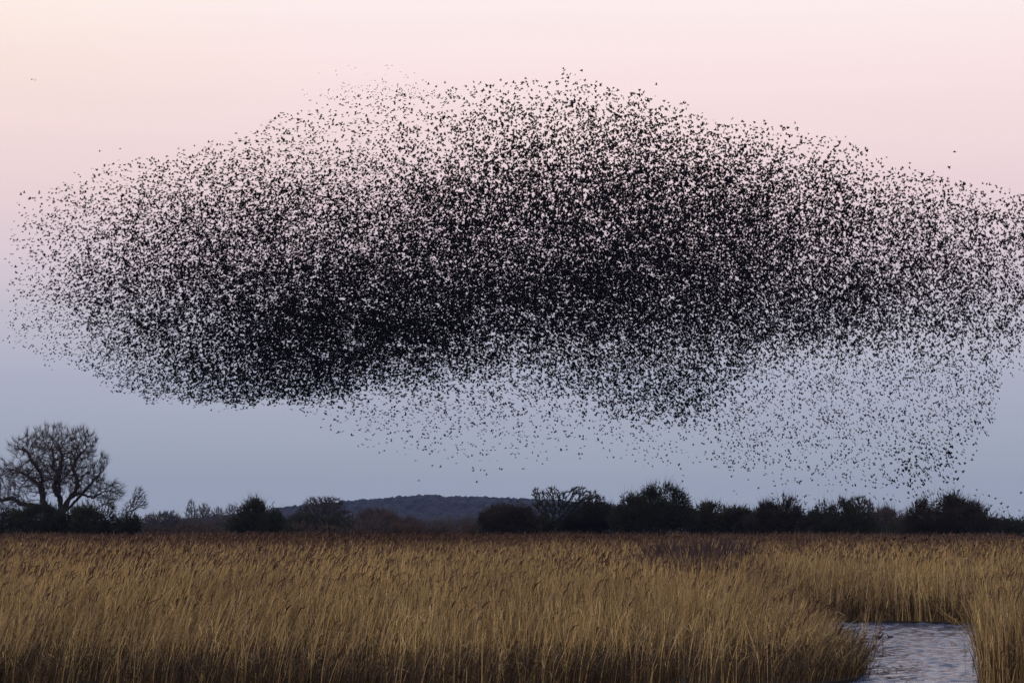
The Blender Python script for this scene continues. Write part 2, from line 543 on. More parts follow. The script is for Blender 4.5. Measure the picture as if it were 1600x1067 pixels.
bare_tree("big bare oak with a broad domed crown rising from the thicket", 95, 250,
          [(88, 708, 60, 46), (130, 690, 24, 26), (50, 692, 28, 24), (146, 722, 22, 22), (85, 745, 80, 34), (166, 768, 30, 20), (5, 742, 38, 26), (20, 775, 40, 22), (-25, 765, 34, 30), (30, 700, 20, 20)],
          6200, 5, 0.66, M_bark, M_twig, 803, step=0.26, kill=0.30, twigs=5, twl=0.85, tww=0.012, name="oak_tree", shell=0.42, up=0.06, gaps=-0.95,
          limbs=[(None, [(93, 785), (92, 758), (91, 742), (82, 731), (81, 712)], 0.6), (None, [(104, 783), (116, 768), (118, 750), (110, 733), (114, 716), (126, 702)], 2.2),
                 (None, [(84, 797), (72, 788), (67, 758), (67, 740), (54, 722), (46, 706), (32, 699)], -1.6), (None, [(112, 778), (126, 770), (148, 778), (170, 766)], -2.0),
                 (None, [(78, 797), (56, 790), (34, 788), (22, 778), (5, 782), (-18, 776)], -0.8), (None, [(66, 790), (60, 760), (48, 748), (30, 738), (12, 732)], 2.6),
                 (None, [(96, 778), (88, 760), (98, 738), (104, 715), (98, 695)], -3.0), (None, [(110, 790), (122, 775), (140, 752), (155, 735), (160, 722)], 3.0)])
bare_tree("small bare tree leaning over at the end of the oak thicket", 192, 246,
          [(217, 775, 11, 14), (207, 788, 11, 12), (223, 786, 8, 10), (200, 797, 10, 10)], 700, 9, 0.10, M_bark, M_twig, 803, lean=6, step=0.2, kill=0.24, twigs=6, twl=0.5, tww=0.013)
for i, (lb, lob, nn_, Y) in enumerate([
    ("dark thicket under the far side of the oak, cut by the picture edge", [(-20, 815, 52, 24), (-70, 815, 50, 30)], 7000, 244),
    ("dark thicket directly round the foot of the oak trunk", [(58, 815, 44, 24), (100, 816, 30, 20)], 6500, 243),
    ("dark thicket between the oak trunk and the small leaning tree", [(150, 815, 42, 28), (190, 822, 28, 18)], 7000, 242)]):
    bush(lb, Y, lob, nn_, 20 + i, M_bark, M_dark, group="thickets below the oak")

bare_tree("low domed bare tree, first past the leaning tree, hazy grey", 250, 560, [(252, 816, 32, 16), (262, 812, 18, 14), (238, 818, 18, 12)], 1600, 31, 0.3, M_grey, M_grey, 824, step=0.5, kill=0.55, twigs=9, twl=1.0, tww=0.05, group="far trees beyond the marsh")
for i, (px, ty, wd, lb) in enumerate([(298, 781, 9, "tall slim bare tree, tallest of the hazy row past the low domed tree"), (318, 786, 13, "slim bare tree with a fuller crown beside the tallest of the hazy row"),
                                      (340, 792, 12, "rounder bare tree in the middle of the hazy row"), (361, 788, 10, "slim bare tree half behind the dark ivy bush at the end of the hazy row")]):
    bare_tree(lb, px, 600, [(px, (ty + 825) / 2, wd, (825 - ty) / 2), (px + 3, ty + 14, wd * 0.6, 12)], 900, 40 + i, 0.22, M_grey, M_grey, 824, step=0.45, kill=0.5, twigs=7, twl=1.0, tww=0.032, group="far trees beyond the marsh")
bush("low hazy scrub under the row of slim bare trees", 590, [(330, 826, 40, 17), (285, 826, 34, 14), (375, 826, 30, 16), (220, 828, 26, 12)], 5200, 50, M_grey, M_grey, size=1.0, wid=0.13, group="far scrub")
bush("dark ivy covered bush in front of the hazy tree row", 262, [(400, 815, 40, 30), (418, 820, 30, 26), (378, 822, 26, 24)], 9000, 51, M_bark, M_dark, group="hedge bushes")
bare_tree("bare tree with an open rounded crown standing before the hill", 500, 330, [(503, 796, 34, 20), (490, 786, 16, 11), (520, 790, 20, 14), (534, 806, 18, 14), (474, 808, 16, 14)], 3000, 60, 0.30, M_bark, M_twig, 818, step=0.3, kill=0.36, twigs=6, twl=0.6, tww=0.024)
bush("low dark scrub round the foot of the open crowned tree before the hill", 325, [(478, 822, 36, 14), (520, 822, 34, 16), (450, 824, 24, 10)], 6000, 61, M_bark, M_dark, size=0.7, wid=0.07, group="hedge bushes")
bare_tree("far domed reddish tree just past the open crowned tree", 585, 480, [(585, 812, 30, 17), (600, 816, 26, 15), (572, 818, 18, 13)], 2000, 62, 0.3, M_brown, M_brown, 824, step=0.45, kill=0.5, twigs=10, twl=1.0, tww=0.06, group="far trees beyond the marsh")
bush("brown far scrub trailing down below the hill", 470, [(600, 824, 34, 18), (632, 824, 30, 12), (560, 826, 24, 12)], 5200, 63, M_brown, M_brown, size=0.9, wid=0.11, group="far scrub")
bush("long low scrub line at the foot of the hill", 700, [(670, 828, 30, 12), (700, 828, 34, 14), (736, 826, 32, 16)], 4600, 64, M_grey, M_grey, size=1.2, wid=0.15, group="far scrub")
bush("dark rounded bush overlapping the end of the hill", 265, [(792, 814, 42, 28), (775, 818, 28, 26), (818, 812, 30, 26), (838, 822, 24, 20)], 9500, 70, M_bark, M_umber, group="hedge bushes")
bare_tree("ragged thorn tree with separate leafy tufts on thin crooked stems", 868, 256,
          [(843, 772, 13, 10), (862, 769, 11, 8), (877, 779, 16, 10), (903, 769, 15, 10), (850, 790, 18, 12), (885, 792, 22, 12), (925, 783, 22, 14), (910, 800, 30, 20), (940, 800, 20, 18), (865, 806, 20, 14)], 2700, 71, 0.16, M_dark, M_dark, 824, step=0.22, kill=0.28, twigs=8, twl=0.42, tww=0.028, name="thorn_tree")
bush("dark bush filling the space below and behind the ragged thorn tree", 258, [(932, 812, 28, 26), (902, 822, 26, 18), (868, 828, 22, 10)], 7000, 72, M_bark, M_olive, group="hedge bushes")
bush("tallest dark bush of the hedge with whippy twigs standing from its dome", 254, [(1018, 802, 54, 42), (1040, 796, 40, 36), (990, 806, 34, 30), (1068, 815, 24, 24), (970, 818, 20, 20)], 15500, 73, M_bark, M_dark, spikes=0.22, group="hedge bushes")
bush("level topped dark bush next to the tallest bush", 260, [(1112, 814, 34, 25), (1090, 820, 22, 22), (1150, 818, 30, 27), (1172, 822, 24, 20)], 10000, 74, M_bark, M_olive, spikes=0.08, group="hedge bushes")
bush("dark bush with a twiggy twin hump between the level bush and the gap", 256, [(1215, 812, 34, 30), (1240, 812, 26, 30), (1190, 820, 26, 20)], 9000, 75, M_bark, M_umber, spikes=0.25, group="hedge bushes")
bush("dark bush in front of the rounded bare tree", 255, [(1310, 815, 38, 34), (1290, 818, 26, 26), (1345, 820, 26, 24)], 9500, 76, M_bark, M_dark, spikes=0.2, group="hedge bushes")
bare_tree("rounded bare tree behind a dark bush, purplish fine twigs", 1345, 300, [(1343, 796, 24, 20), (1350, 805, 18, 18)], 2000, 77, 0.22, M_twig, M_twig, 815, step=0.3, kill=0.36, twigs=9, twl=0.6, tww=0.03)
bush("hazy brown scrub in the gap before the last broad bush", 420, [(1388, 822, 34, 22), (1275, 824, 26, 18)], 4200, 78, M_brown, M_brown, size=0.9, wid=0.10, group="far scrub")
bush("broadest dark bush, long and rounded, right beneath the lowest birds", 252, [(1460, 812, 46, 34), (1440, 816, 36, 30), (1505, 814, 44, 28), (1535, 822, 30, 20), (1480, 806, 34, 30)], 16000, 79, M_bark, M_umber, spikes=0.2, group="hedge bushes")
bush("low end of the hedge running out of the picture", 262, [(1590, 824, 42, 15), (1650, 822, 50, 20), (1720, 822, 50, 22)], 8000, 80, M_bark, M_dark, spikes=0.15, group="hedge bushes")
bush("low dark scrub running along the hedge foot under the oak and ivy bush", 268, [(-60, 836, 90, 24), (80, 836, 90, 24), (180, 836, 60, 20), (430, 838, 60, 17)], 8000, 83, M_bark, M_dark, size=0.6, wid=0.08, group="hedge scrub")
bush("low dark scrub below the hill between the open crowned tree and hedge", 275, [(500, 838, 80, 19), (620, 838, 80, 16), (740, 838, 80, 17), (300, 838, 80, 16)], 9000, 84, M_bark, M_brown, size=0.6, wid=0.08, group="hedge scrub")
bush("low dark hedge base seen through the gaps between the bushes", 270, [(820, 834, 90, 18), (1150, 832, 120, 18), (1380, 834, 110, 17), (960, 832, 110, 18), (1560, 834, 90, 18)], 15000, 81, M_bark, M_dark, size=0.6, wid=0.07, group="hedge bushes")

# ------------------------------------------------------------------ reeds
def reeds(name, X, Y, seed, label, hscale=1.0, fan=None, fan2=None):
    """X, Y: stalk feet.  Each stalk: a curved tapering stem, two or three leaf blades, sometimes a plume"""
    rng = np.random.default_rng(seed)
    n = len(X)
    hn, ln, tn = VNoise(1), VNoise(2), VNoise(3)
    dist = Y
    tipf = 1.0
    if fan is not None:
        ppx_ = 800 + X / Y * F
        tipf = (1 - 0.40 * np.clip((ppx_ - 1120) / 150, 0, 1) * np.clip((79 - Y) / 5, 0, 1)) * (1 - 0.55 * np.clip((ppx_ - 1250) / 90, 0, 1) * np.clip((79 - Y) / 5, 0, 1))
    wf = np.clip(dist / 62.0, 0.85, 3.4)                    # far stalks stand for small bunches
    h = (2.12 + 0.20 * hn(X / 5 + 40, Y / 5) + 0.20 * hn(X / 1.3, Y / 1.3 + 9) + rng.normal(0, 0.16, n)) * hscale
    short = rng.random(n) < np.interp(Y, [52, 64, 80], [0.50, 0.42, 0.34])
    front = np.interp(Y + 2.0 * hn(X / 2.2 + 11, Y / 3 + 70), [50, 54, 60, 68], [0.62, 0.78, 0.93, 1.0]) if fan is not None else 1.0
    h = np.where(short, h * rng.uniform(0.25, 0.72, n), h)
    h = h * front * tipf
    if fan is not None:                                    # margins at the water: mostly low brown growth, base shade put in its colour
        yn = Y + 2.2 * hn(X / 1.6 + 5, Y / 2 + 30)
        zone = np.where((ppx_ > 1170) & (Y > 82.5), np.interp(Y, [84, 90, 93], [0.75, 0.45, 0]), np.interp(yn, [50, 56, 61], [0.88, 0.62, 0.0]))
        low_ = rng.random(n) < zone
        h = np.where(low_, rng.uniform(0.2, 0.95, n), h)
    else:
        low_ = np.zeros(n, bool)
    h = np.clip(h, 0.2, 2.62)
    # lean field: strong to the east on the west side, upright in the east
    le = np.interp(X / Y * F + 800, [-200, 300, 800, 1200, 1700], [0.27, 0.24, 0.12, 0.07, 0.02])
    lx = le + 0.13 * ln(X / 3, Y / 3) + 0.13 * ln(X / 0.45 + 31, Y / 0.45) + rng.normal(0, 0.13, n)
    ly = 0.05 * ln(X / 3 + 90, Y / 3) + rng.normal(0, 0.09, n)
    br = rng.random(n) < np.interp(Y, [52, 75], [0.11, 0.05])
    lx = np.where(br, lx + rng.normal(0.25, 0.45, n), lx)
    if fan is not None:
        fx, fy = fan
        lx, ly = lx + fx, ly + fy
    if fan2 is not None:
        lx = lx - np.concatenate([fan2, fan2]) * np.abs(rng.normal(0, 0.05, n)) * np.where(rng.random(n) < 0.06, 6, 1)
    dx = lx * h; dy = ly * h
    yaw = rng.uniform(0, math.pi, n)
    sx, sy = np.cos(yaw), np.sin(yaw) * 0.6
    w0 = 0.0085 * wf * rng.uniform(0.6, 1.5, n)
    patch = tn(X / 4.0, Y / 7.0)
    base_c = np.array([0.380, 0.268, 0.120])
    c = base_c * (1 + 0.20 * patch[:, None] + 0.22 * hn(X / 0.9 + 3, Y / 1.6 + 44)[:, None]) * rng.uniform(0.45, 1.5, (n, 1))
    c[:, 2] *= rng.uniform(0.75, 1.25, n)
    dark = rng.random(n) < 0.22 + 0.25 * ln(X / 1.1 + 8, Y / 2.6)
    c[dark] *= np.array([0.45, 0.40, 0.42])
    old_shaded = (short & (rng.random(n) < 0.8)) | (low_ & (rng.random(n) < 0.90))                   # old brown growth, darkened to paint in the shade at the reed feet
    c[old_shaded] *= np.array([0.20, 0.17, 0.18])
    Vs, Qs, Cs = [], [], []
    off = 0
    def ribbon(pts, wds, sxx, syy, cols, szz=None):
        nonlocal off
        k = len(pts); m = len(pts[0])
        side = np.stack([sxx, syy, np.zeros(m) if szz is None else szz], -1)
        V = np.empty((m, k, 2, 3), np.float32)
        for i_ in range(k):
            V[:, i_, 0] = pts[i_] - side * wds[i_][:, None]
            V[:, i_, 1] = pts[i_] + side * wds[i_][:, None]
        q = np.array([[2 * i_, 2 * i_ + 1, 2 * i_ + 3, 2 * i_ + 2] for i_ in range(k - 1)])
        Vs.append(V.reshape(-1, 3))
        Qs.append((q[None] + (np.arange(m) * 2 * k)[:, None, None] + off).reshape(-1, 4).astype(np.int32))
        Cs.append(np.repeat(cols, 2 * k, 0).astype(np.float32))
        off += m * 2 * k
    def at(t, sel=slice(None)):
        return np.stack([X[sel] + dx[sel] * t ** 1.5, Y[sel] + dy[sel] * t ** 1.5, 0.03 + h[sel] * t * (1 - 0.10 * (lx[sel] ** 2) * t)], -1)
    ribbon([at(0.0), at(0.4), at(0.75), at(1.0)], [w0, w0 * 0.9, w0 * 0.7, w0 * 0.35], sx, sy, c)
    # leaf blades
    for q_ in range(2):
        sel = np.where((rng.random(n) < (0.8 if q_ == 0 else 0.55)))[0]
        t0 = rng.uniform(0.25, 0.85, len(sel))
        m = len(sel)
        p0 = np.stack([X[sel] + dx[sel] * t0 ** 1.5, Y[sel] + dy[sel] * t0 ** 1.5, 0.03 + h[sel] * t0], -1)
        Ll = rng.uniform(0.25, 0.60, m)
        az = rng.normal(0.2, 1.3, m)
        ux, uy = np.cos(az), np.sin(az)
        p1 = p0 + np.stack([ux * Ll * 0.30, uy * Ll * 0.30, Ll * 0.42], -1)
        dr = rng.uniform(-0.35, 0.25, m)
        p2 = p1 + np.stack([ux * Ll * 0.45, uy * Ll * 0.45, Ll * dr], -1)
        ww = 0.0085 * wf[sel] * rng.uniform(0.7, 1.3, m)
        ribbon([p0, p1, p2], [ww * 0.7, ww, ww * 0.15], -uy * 0.8, ux * 0.8, c[sel] * rng.uniform(0.7, 1.15, (m, 1)), szz=rng.uniform(-.5, .5, m))
    # plumes: two crossed drooping tufts
    pp = np.interp(dist, [55, 90, 130, 160, 200], [0.05, 0.075, 0.13, 0.40, 0.75])
    pp = pp * (1 + 0.5 * tn(X / 2.5 + 33, Y / 6 + 8))
    sel = np.where((rng.random(n) < pp) & ~short & ~low_)[0]
    m = len(sel)
    tip = at(1.0)[sel]
    sgn = np.where(rng.random(m) < 0.75, 1, -1)
    PL = rng.uniform(0.14, 0.26, m)
    lxs = lx[sel]
    q1 = tip + np.stack([lxs * PL * 0.6 + sgn * PL * 0.10, rng.normal(0, .03, m), PL * 0.50], -1)
    q2 = q1 + np.stack([lxs * PL * 0.6 + sgn * PL * rng.uniform(0.05, 0.35, m), rng.normal(0, .05, m), PL * rng.uniform(0.1, 0.5, m)], -1)
    pc = np.array([0.092, 0.056, 0.044]) * rng.uniform(0.5, 2.0, (m, 1)) ** 1.2
    pw = 0.020 * np.clip(dist[sel] / 75, 0.9, 1.9) * rng.uniform(0.7, 1.3, m)
    ribbon([tip - [0, 0, 0.05], q1, q2], [pw * 0.4, pw, pw * 0.3], np.full(m, 0.6), np.full(m, 0.2), pc, szz=np.full(m, -0.75))
    ribbon([tip - [0, 0, 0.05], q1, q2], [pw * 0.4, pw, pw * 0.3], np.full(m, 0.3), np.full(m, 0.95), pc)
    o = mesh_obj(name, np.concatenate(Vs), quads=np.concatenate(Qs), mat=M_reed, col=np.concatenate(Cs))
    return tag(o, label, "reeds", kind="stuff")

M_reed = material("reed_straw", (0.3, 0.22, 0.11), 0.75, 0.5, 0.12, 0.25, attr="col")
rng = np.random.default_rng(42)
bx, by = [], []
for (y0, y1, dens, mx) in ((50, 66, 150, 14), (66, 90, 100, 14), (90, 125, 48, 14), (125, 175, 20, 16), (175, 246, 9, 20)):
    half = 0.2117 * y1 + mx
    nn_ = int(dens * (y1 - y0) * 2 * half)
    x = rng.uniform(-half, half, nn_); y = rng.uniform(y0, y1, nn_)
    k_ = np.abs(x) < 0.2117 * y + mx
    k_ &= (np.abs(x) < 0.2117 * y + 5) | (rng.random(nn_) < 0.55)
    bx.append(x[k_]); by.append(y[k_])
bx = np.concatenate(bx); by = np.concatenate(by)
cn = VNoise(9)
den = 0.72 + 0.55 * cn(bx / 0.55, by / 0.8) + 0.25 * cn(bx / 2.2 + 60, by / 3)
k_ = rng.random(len(bx)) < den
bx, by = bx[k_], by[k_]
inb = in_poly(bx, by, shore + [(160, 250), (-160, 250), (-160, 60)])
X1, Y1 = bx[inb], by[inb]
# stalks on the point of the bed fan out over the water
ppx = 800 + X1 / Y1 * F
edge = np.clip((ppx - 1180) / 160, 0, 1) * np.clip((76 - Y1) / 8, 0, 1)
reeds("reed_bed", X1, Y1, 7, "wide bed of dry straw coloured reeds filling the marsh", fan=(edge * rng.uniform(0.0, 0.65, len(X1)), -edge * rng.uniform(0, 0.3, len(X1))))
ine = in_poly(bx, by, east)
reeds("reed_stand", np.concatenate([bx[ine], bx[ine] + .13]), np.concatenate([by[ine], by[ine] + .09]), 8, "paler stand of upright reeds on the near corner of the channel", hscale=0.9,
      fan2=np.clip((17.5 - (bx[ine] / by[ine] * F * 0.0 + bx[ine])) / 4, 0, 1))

sr = np.random.default_rng(12)
spx = np.concatenate([sr.normal(1358, 12, 34), sr.normal(1524, 8, 16)]); spy = np.concatenate([sr.uniform(1000, 1064, 34), sr.uniform(985, 1064, 16)])
sw = np.array([onwater(a_, b_) for a_, b_ in zip(spx, spy)])
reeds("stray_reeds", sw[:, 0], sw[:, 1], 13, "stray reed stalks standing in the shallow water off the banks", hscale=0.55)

# ------------------------------------------------------------------ purple willow scrub poking out of the reeds
rng = np.random.default_rng(91)
M_purple = material("willow_twig", (0.058, 0.036, 0.037), 0.9, 2.0, 0.3)
for (px, Yc, sp_, nst, ht, lb) in [
        (1072, 76, 0.75, 60, 2.42, "nearest purplish willow clump, sparse shoots lowest down in the reeds"),
        (1104, 82, 0.85, 90, 2.50, "purplish willow clump a little behind the nearest one"),
        (1060, 90, 1.2, 120, 2.66, "purplish willow clump in the middle of the reddish patch"),
        (1092, 99, 1.7, 240, 2.82, "densest and broadest purplish willow clump in the reeds"),
        (1128, 108, 1.3, 60, 2.72, "farthest thin purplish willow clump, nearly level with the plume band")]:
    b = P(px, 815, Yc); b[2] = 0.0
    root = thing("willow_shrub", b, lb, "shrub", "purplish willow clumps in the reeds")
    an = rng.uniform(0, 6.28, nst); r = np.sqrt(rng.random(nst)) * sp_
    f0 = np.stack([b[0] + np.cos(an) * r * 0.5, b[1] + np.sin(an) * r * 0.5, np.zeros(nst)], -1)
    hh = ht * rng.uniform(0.65, 1.0, nst)
    f1 = f0 + np.stack([np.cos(an) * r * 0.5, np.sin(an) * r * 0.5, hh * 0.6], -1)
    f2 = f1 + np.stack([np.cos(an) * r * 0.5 + rng.normal(0, .1, nst), np.sin(an) * r * 0.5, hh * 0.42], -1)
    V, Q = frusta(np.concatenate([f0, f1]), np.concatenate([f1, f2]), np.concatenate([np.full(nst, .024), np.full(nst, .018)]), np.concatenate([np.full(nst, .018), np.full(nst, .009)]), 4)
    mesh_obj("stem", V, quads=Q, mat=M_purple, parent=root, loc=b)
    src = rng.integers(0, nst, nst * 14); t = rng.random((nst * 14, 1))
    p0 = f1[src] * (1 - t) + f2[src] * t
    dd = unit(f2[src] - f1[src] + rng.normal(0, 0.22, (len(src), 3)))
    V, T = twig_blades(p0, dd, rng.uniform(.2, .5, len(src)), np.full(len(src), .016), rng)
    mesh_obj("twigs", V, tris=T, mat=M_purple, parent=root, loc=b)

# ------------------------------------------------------------------ broken reed litter lying on the water by the point
n = 48
lp = np.array([onwater(px, py) for px, py in zip(rng.normal(1375, 20, n), rng.uniform(1012, 1062, n))])
aa = rng.normal(0.1, 0.5, n); ll = rng.uniform(0.2, 0.9, n)
A = np.stack([lp[:, 0], lp[:, 1], np.full(n, 0.012)], -1)
B = A + np.stack([np.cos(aa) * ll, np.sin(aa) * ll, rng.uniform(-0.01, 0.10, n)], -1)
V, Q = frusta(A, B, np.full(n, .007), np.full(n, .004), 4)
tag(mesh_obj("reed_litter", V, quads=Q, mat=material("wet_reed", (0.09, 0.055, 0.035), 0.7, 3, 0.3)), "broken brown reed stems lying on the water off the point", "reed litter", kind="stuff")

# ------------------------------------------------------------------ two small waterbirds
def skin_chain(pts, radii, sides=8):
    pts = np.array(pts, float)
    V = []; n = len(pts)
    for i in range(n):
        d = unit(pts[min(i + 1, n - 1)] - pts[max(i - 1, 0)])
        u = unit(np.cross(d, [0, 1, 0.01])); v = np.cross(d, u)
        an = np.arange(sides) * 2 * math.pi / sides
        rr = radii[i] if isinstance(radii[i], tuple) else (radii[i], radii[i])
        V.append(pts[i] + u * np.cos(an)[:, None] * rr[0] + v * np.sin(an)[:, None] * rr[1])
    V = np.concatenate(V)
    Q = [(i * sides + j, i * sides + (j + 1) % sides, (i + 1) * sides + (j + 1) % sides, (i + 1) * sides + j) for i in range(n - 1) for j in range(sides)]
    Q += [tuple(range(0, 4)), (0, 4, 5, 6), (0, 6, 7, 7)][:0]
    return V, Q
M_duck = material("duck_feather", (0.045, 0.034, 0.028), 0.7, 12, 0.4)
M_bill = material("bill", (0.05, 0.05, 0.045), 0.5)
for k, (px, py, face, lb) in enumerate([(1373, 997, 1, "longer brown duck resting on the water, the one nearer the reed point"), (1391, 996, -1, "smaller dark duck on the open water, the one farther from the reed point")]):
    x, y = onwater(px, py)
    s_ = 1.0 if k == 0 else 0.72
    root = thing("duck", (x, y, 0), lb, "duck")
    pts = [(-.155, 0, .075), (-.13, 0, .068), (-.07, 0, .05), (0, 0, .045), (.06, 0, .045), (.095, 0, .075), (.11, 0, .105), (.125, 0, .125), (.145, 0, .128), (.16, 0, .122)]
    rad = [(.004, .008), (.014, .03), (.04, .055), (.052, .065), (.045, .055), (.028, .03), (.022, .022), (.027, .024), (.022, .019), (.007, .008)]
    V, Q = skin_chain(pts, rad); V = V * s_; V[:, 0] *= face
    V = V + [x, y, 0.0]
    mesh_obj("body", V, quads=Q, mat=M_duck, parent=root, loc=(x, y, 0), smooth=True)
    V, Q = skin_chain([(.158, 0, .122), (.175, 0, .118), (.195, 0, .114)], [(.006, .008), (.005, .009), (.002, .006)], 6); V = V * s_; V[:, 0] *= face
    mesh_obj("bill", V + [x, y, 0.0], quads=Q, mat=M_bill, parent=root, loc=(x, y, 0), smooth=True)

# ------------------------------------------------------------------ starlings
def bird_mesh(flap, fold, sweep):
    """body along +X, wings along Y. flap: wing angle, fold: 0 spread .. 1 half closed"""
    V, T = [], []
    def addv(*p): V.append(p); return len(V) - 1
    # body: bill, head ring, breast ring, rump ring, tail fan
    secs = [(0.075, 0.016, 0.004), (0.045, 0.024, 0.002), (-0.03, 0.019, 0.0)]
    bill = addv(0.118, 0, 0.002)
    rings = []
    for (x, r, z) in secs:
        rings.append([addv(x, r * math.cos(a), z + r * math.sin(a)) for a in (0.785, 2.356, 3.927, 5.498)])
    for j in range(4):
        T.append((bill, rings[0][(j + 1) % 4], rings[0][j]))
        for a in range(2):
            p, q = rings[a][j], rings[a][(j + 1) % 4]; r_, s_ = rings[a + 1][(j + 1) % 4], rings[a + 1][j]
            T.append((p, q, r_)); T.append((p, r_, s_))
    tl, tr_ = addv(-0.098, 0.020, 0), addv(-0.098, -0.020, 0)
    R = rings[2]
    T += [(R[0], R[1], tr_), (R[0], tr_, tl), (R[2], R[3], tl), (R[2], tl, tr_), (R[1], R[2], tr_), (R[3], R[0], tl)]
    for sgn in (1, -1):
        span = 0.185 * (1 - 0.45 * fold)
        ol = [(0.050, 0.012), (0.062 - sweep * 0.2, 0.42 * span + 0.01), (-0.010 - 0.06 * fold - sweep, span), (-0.030 - 0.03 * fold, 0.50 * span), (-0.034, 0.014)]
        pv = []
        for (x, y) in ol:
            a = flap * (1 if y < 0.5 * span else 1.12)
            pv.append(addv(x, sgn * y * math.cos(a), 0.008 + y * math.sin(a)))
        c = (0.008, 0.40 * span)
        up = addv(c[0], sgn * c[1] * math.cos(flap), 0.014 + c[1] * math.sin(flap))
        dn = addv(c[0], sgn * c[1] * math.cos(flap), 0.003 + c[1] * math.sin(flap))
        for i in range(5):
            a, b = pv[i], pv[(i + 1) % 5]
            T.append((a, b, up) if sgn > 0 else (b, a, up)); T.append((b, a, dn) if sgn > 0 else (a, b, dn))
    return np.array(V), np.array(T)
variants = [bird_mesh(f, fo, sw) for f, fo, sw in ((0.1, 0.0, 0.02), (0.75, 0.1, 0.02), (-0.55, 0.1, 0.03), (0.35, 0.35, 0.04), (-0.2, 0.6, 0.06), (1.1, 0.2, 0.0))]
M_bird = material("starling_feather", (0.005, 0.004, 0.005), 0.7, spec=0.06)

ys = np.arange(100, 821, 40.0)
cols = {
    -60: [0]*19,
    0:   [0,0,0,0,0,.01,.05,.05,.01,.04,.05,.01,0,0,0,0,0,0,0],
    50:  [0,0,0,0,0,.04,.12,.15,.12,.12,.13,.07,0,0,0,0,0,0,0],
    100: [0,0,0,0,.02,.10,.16,.24,.30,.28,.22,.14,.02,0,0,0,0,0,0],
    150: [0,0,0,0,.05,.15,.27,.38,.43,.44,.42,.36,.22,0,0,0,0,0,0],
    200: [0,0,0,.005,.09,.22,.38,.48,.52,.54,.56,.52,.44,.08,0,0,0,0,0],
    300: [0,0,0,.03,.22,.35,.48,.56,.62,.64,.68,.68,.62,.28,0,0,0,0,0],
    400: [0,0,.01,.13,.28,.42,.54,.62,.68,.72,.78,.80,.74,.42,0,0,0,0,0],
    500: [0,0,.07,.16,.30,.50,.62,.68,.74,.80,.85,.88,.84,.24,.03,0,0,0,0],
    600: [0,.01,.10,.18,.36,.52,.62,.70,.76,.80,.84,.80,.66,.20,.08,.015,0,0,0],
    700: [0,.05,.15,.26,.44,.58,.67,.72,.76,.80,.82,.76,.58,.14,.10,.06,.005,0,0],
    800: [.01,.13,.28,.44,.55,.64,.70,.75,.80,.86,.74,.62,.40,.15,.12,.08,.005,0,0],
    900: [.015,.15,.34,.48,.60,.68,.74,.79,.85,.88,.78,.62,.42,.24,.12,.05,0,0,0],
    1000:[0,.07,.36,.53,.64,.72,.76,.80,.85,.88,.80,.58,.42,.38,.14,.03,.005,0,0],
    1100:[0,0,.12,.38,.56,.66,.72,.77,.82,.85,.78,.56,.38,.33,.18,.09,.02,0,0],
    1200:[0,0,.01,.22,.45,.58,.66,.72,.77,.79,.76,.55,.28,.20,.13,.08,.035,.01,0],
    1300:[0,0,0,.06,.26,.44,.56,.64,.68,.70,.65,.48,.26,.20,.14,.10,.08,.03,0],
    1400:[0,0,0,0,.08,.31,.47,.56,.60,.61,.57,.40,.25,.20,.17,.15,.12,.06,.005],
    1500:[0,0,0,0,.01,.15,.36,.47,.52,.52,.43,.28,.24,.20,.15,.11,.05,.04,.01],
    1560:[0,0,0,0,0,.08,.30,.42,.45,.43,.34,.20,.14,.05,.005,0,0,.03,.02],
    1620:[0,0,0,0,0,.05,.25,.37,.40,.36,.26,.14,.05,0,0,0,0,.01,.02],
    1720:[0,0,0,0,0,.0,.12,.22,.25,.20,.10,.03,0,0,0,0,0,0,0],
    1860:[0]*19,
}
cx_ = np.array(sorted(cols)); tab = np.array([cols[c] for c in cx_], float)
T_X, T_Y = zip((-60, 400), (0, 352), (14, 322), (30, 302), (70, 288), (130, 262), (200, 246), (300, 232), (330, 218), (400, 195), (450, 170), (520, 150), (620, 142), (700, 130), (760, 118), (850, 124), (880, 112), (930, 126), (1020, 142), (1080, 170), (1160, 183), (1240, 193), (1330, 213), (1390, 250), (1480, 268), (1560, 285), (1600, 296), (1750, 345), (1860, 420))
B_X, B_Y = zip((-60, 500), (0, 532), (40, 552), (120, 580), (180, 608), (240, 628), (340, 634), (430, 628), (520, 620), (620, 606), (740, 590), (800, 598), (860, 608), (900, 620), (960, 648), (1020, 654), (1075, 654), (1105, 640), (1135, 606), (1190, 566), (1240, 552), (1300, 546), (1400, 528), (1500, 528), (1600, 515), (1750, 460), (1860, 430))
V_X, V_Y = zip((430, 610), (460, 640), (500, 655), (560, 700), (640, 728), (760, 738), (840, 725), (920, 718), (1020, 736), (1100, 748), (1180, 778), (1260, 788), (1350, 802), (1400, 802), (1450, 788), (1500, 758), (1515, 735), (1545, 690), (1565, 600), (1600, 560), (1640, 500))
for i_, x_ in enumerate(cx_):                 # carry the inner cover out to the drawn edges
    b_ = np.interp(x_, B_X, B_Y); inside = np.where(ys <= b_ - 12)[0]
    tab[i_, inside[-1] + 1:] = tab[i_, inside[-1]] * 0.85
    t_ = np.interp(x_, T_X, T_Y)
    if tab[i_].max() > 0:
        tab[i_, ys > t_ - 20] = np.maximum(tab[i_, ys > t_ - 20], 0.05)
sst = lambda v: np.clip(v, 0, 1) ** 2 * (3 - 2 * np.clip(v, 0, 1))
E1 = VNoise(31)
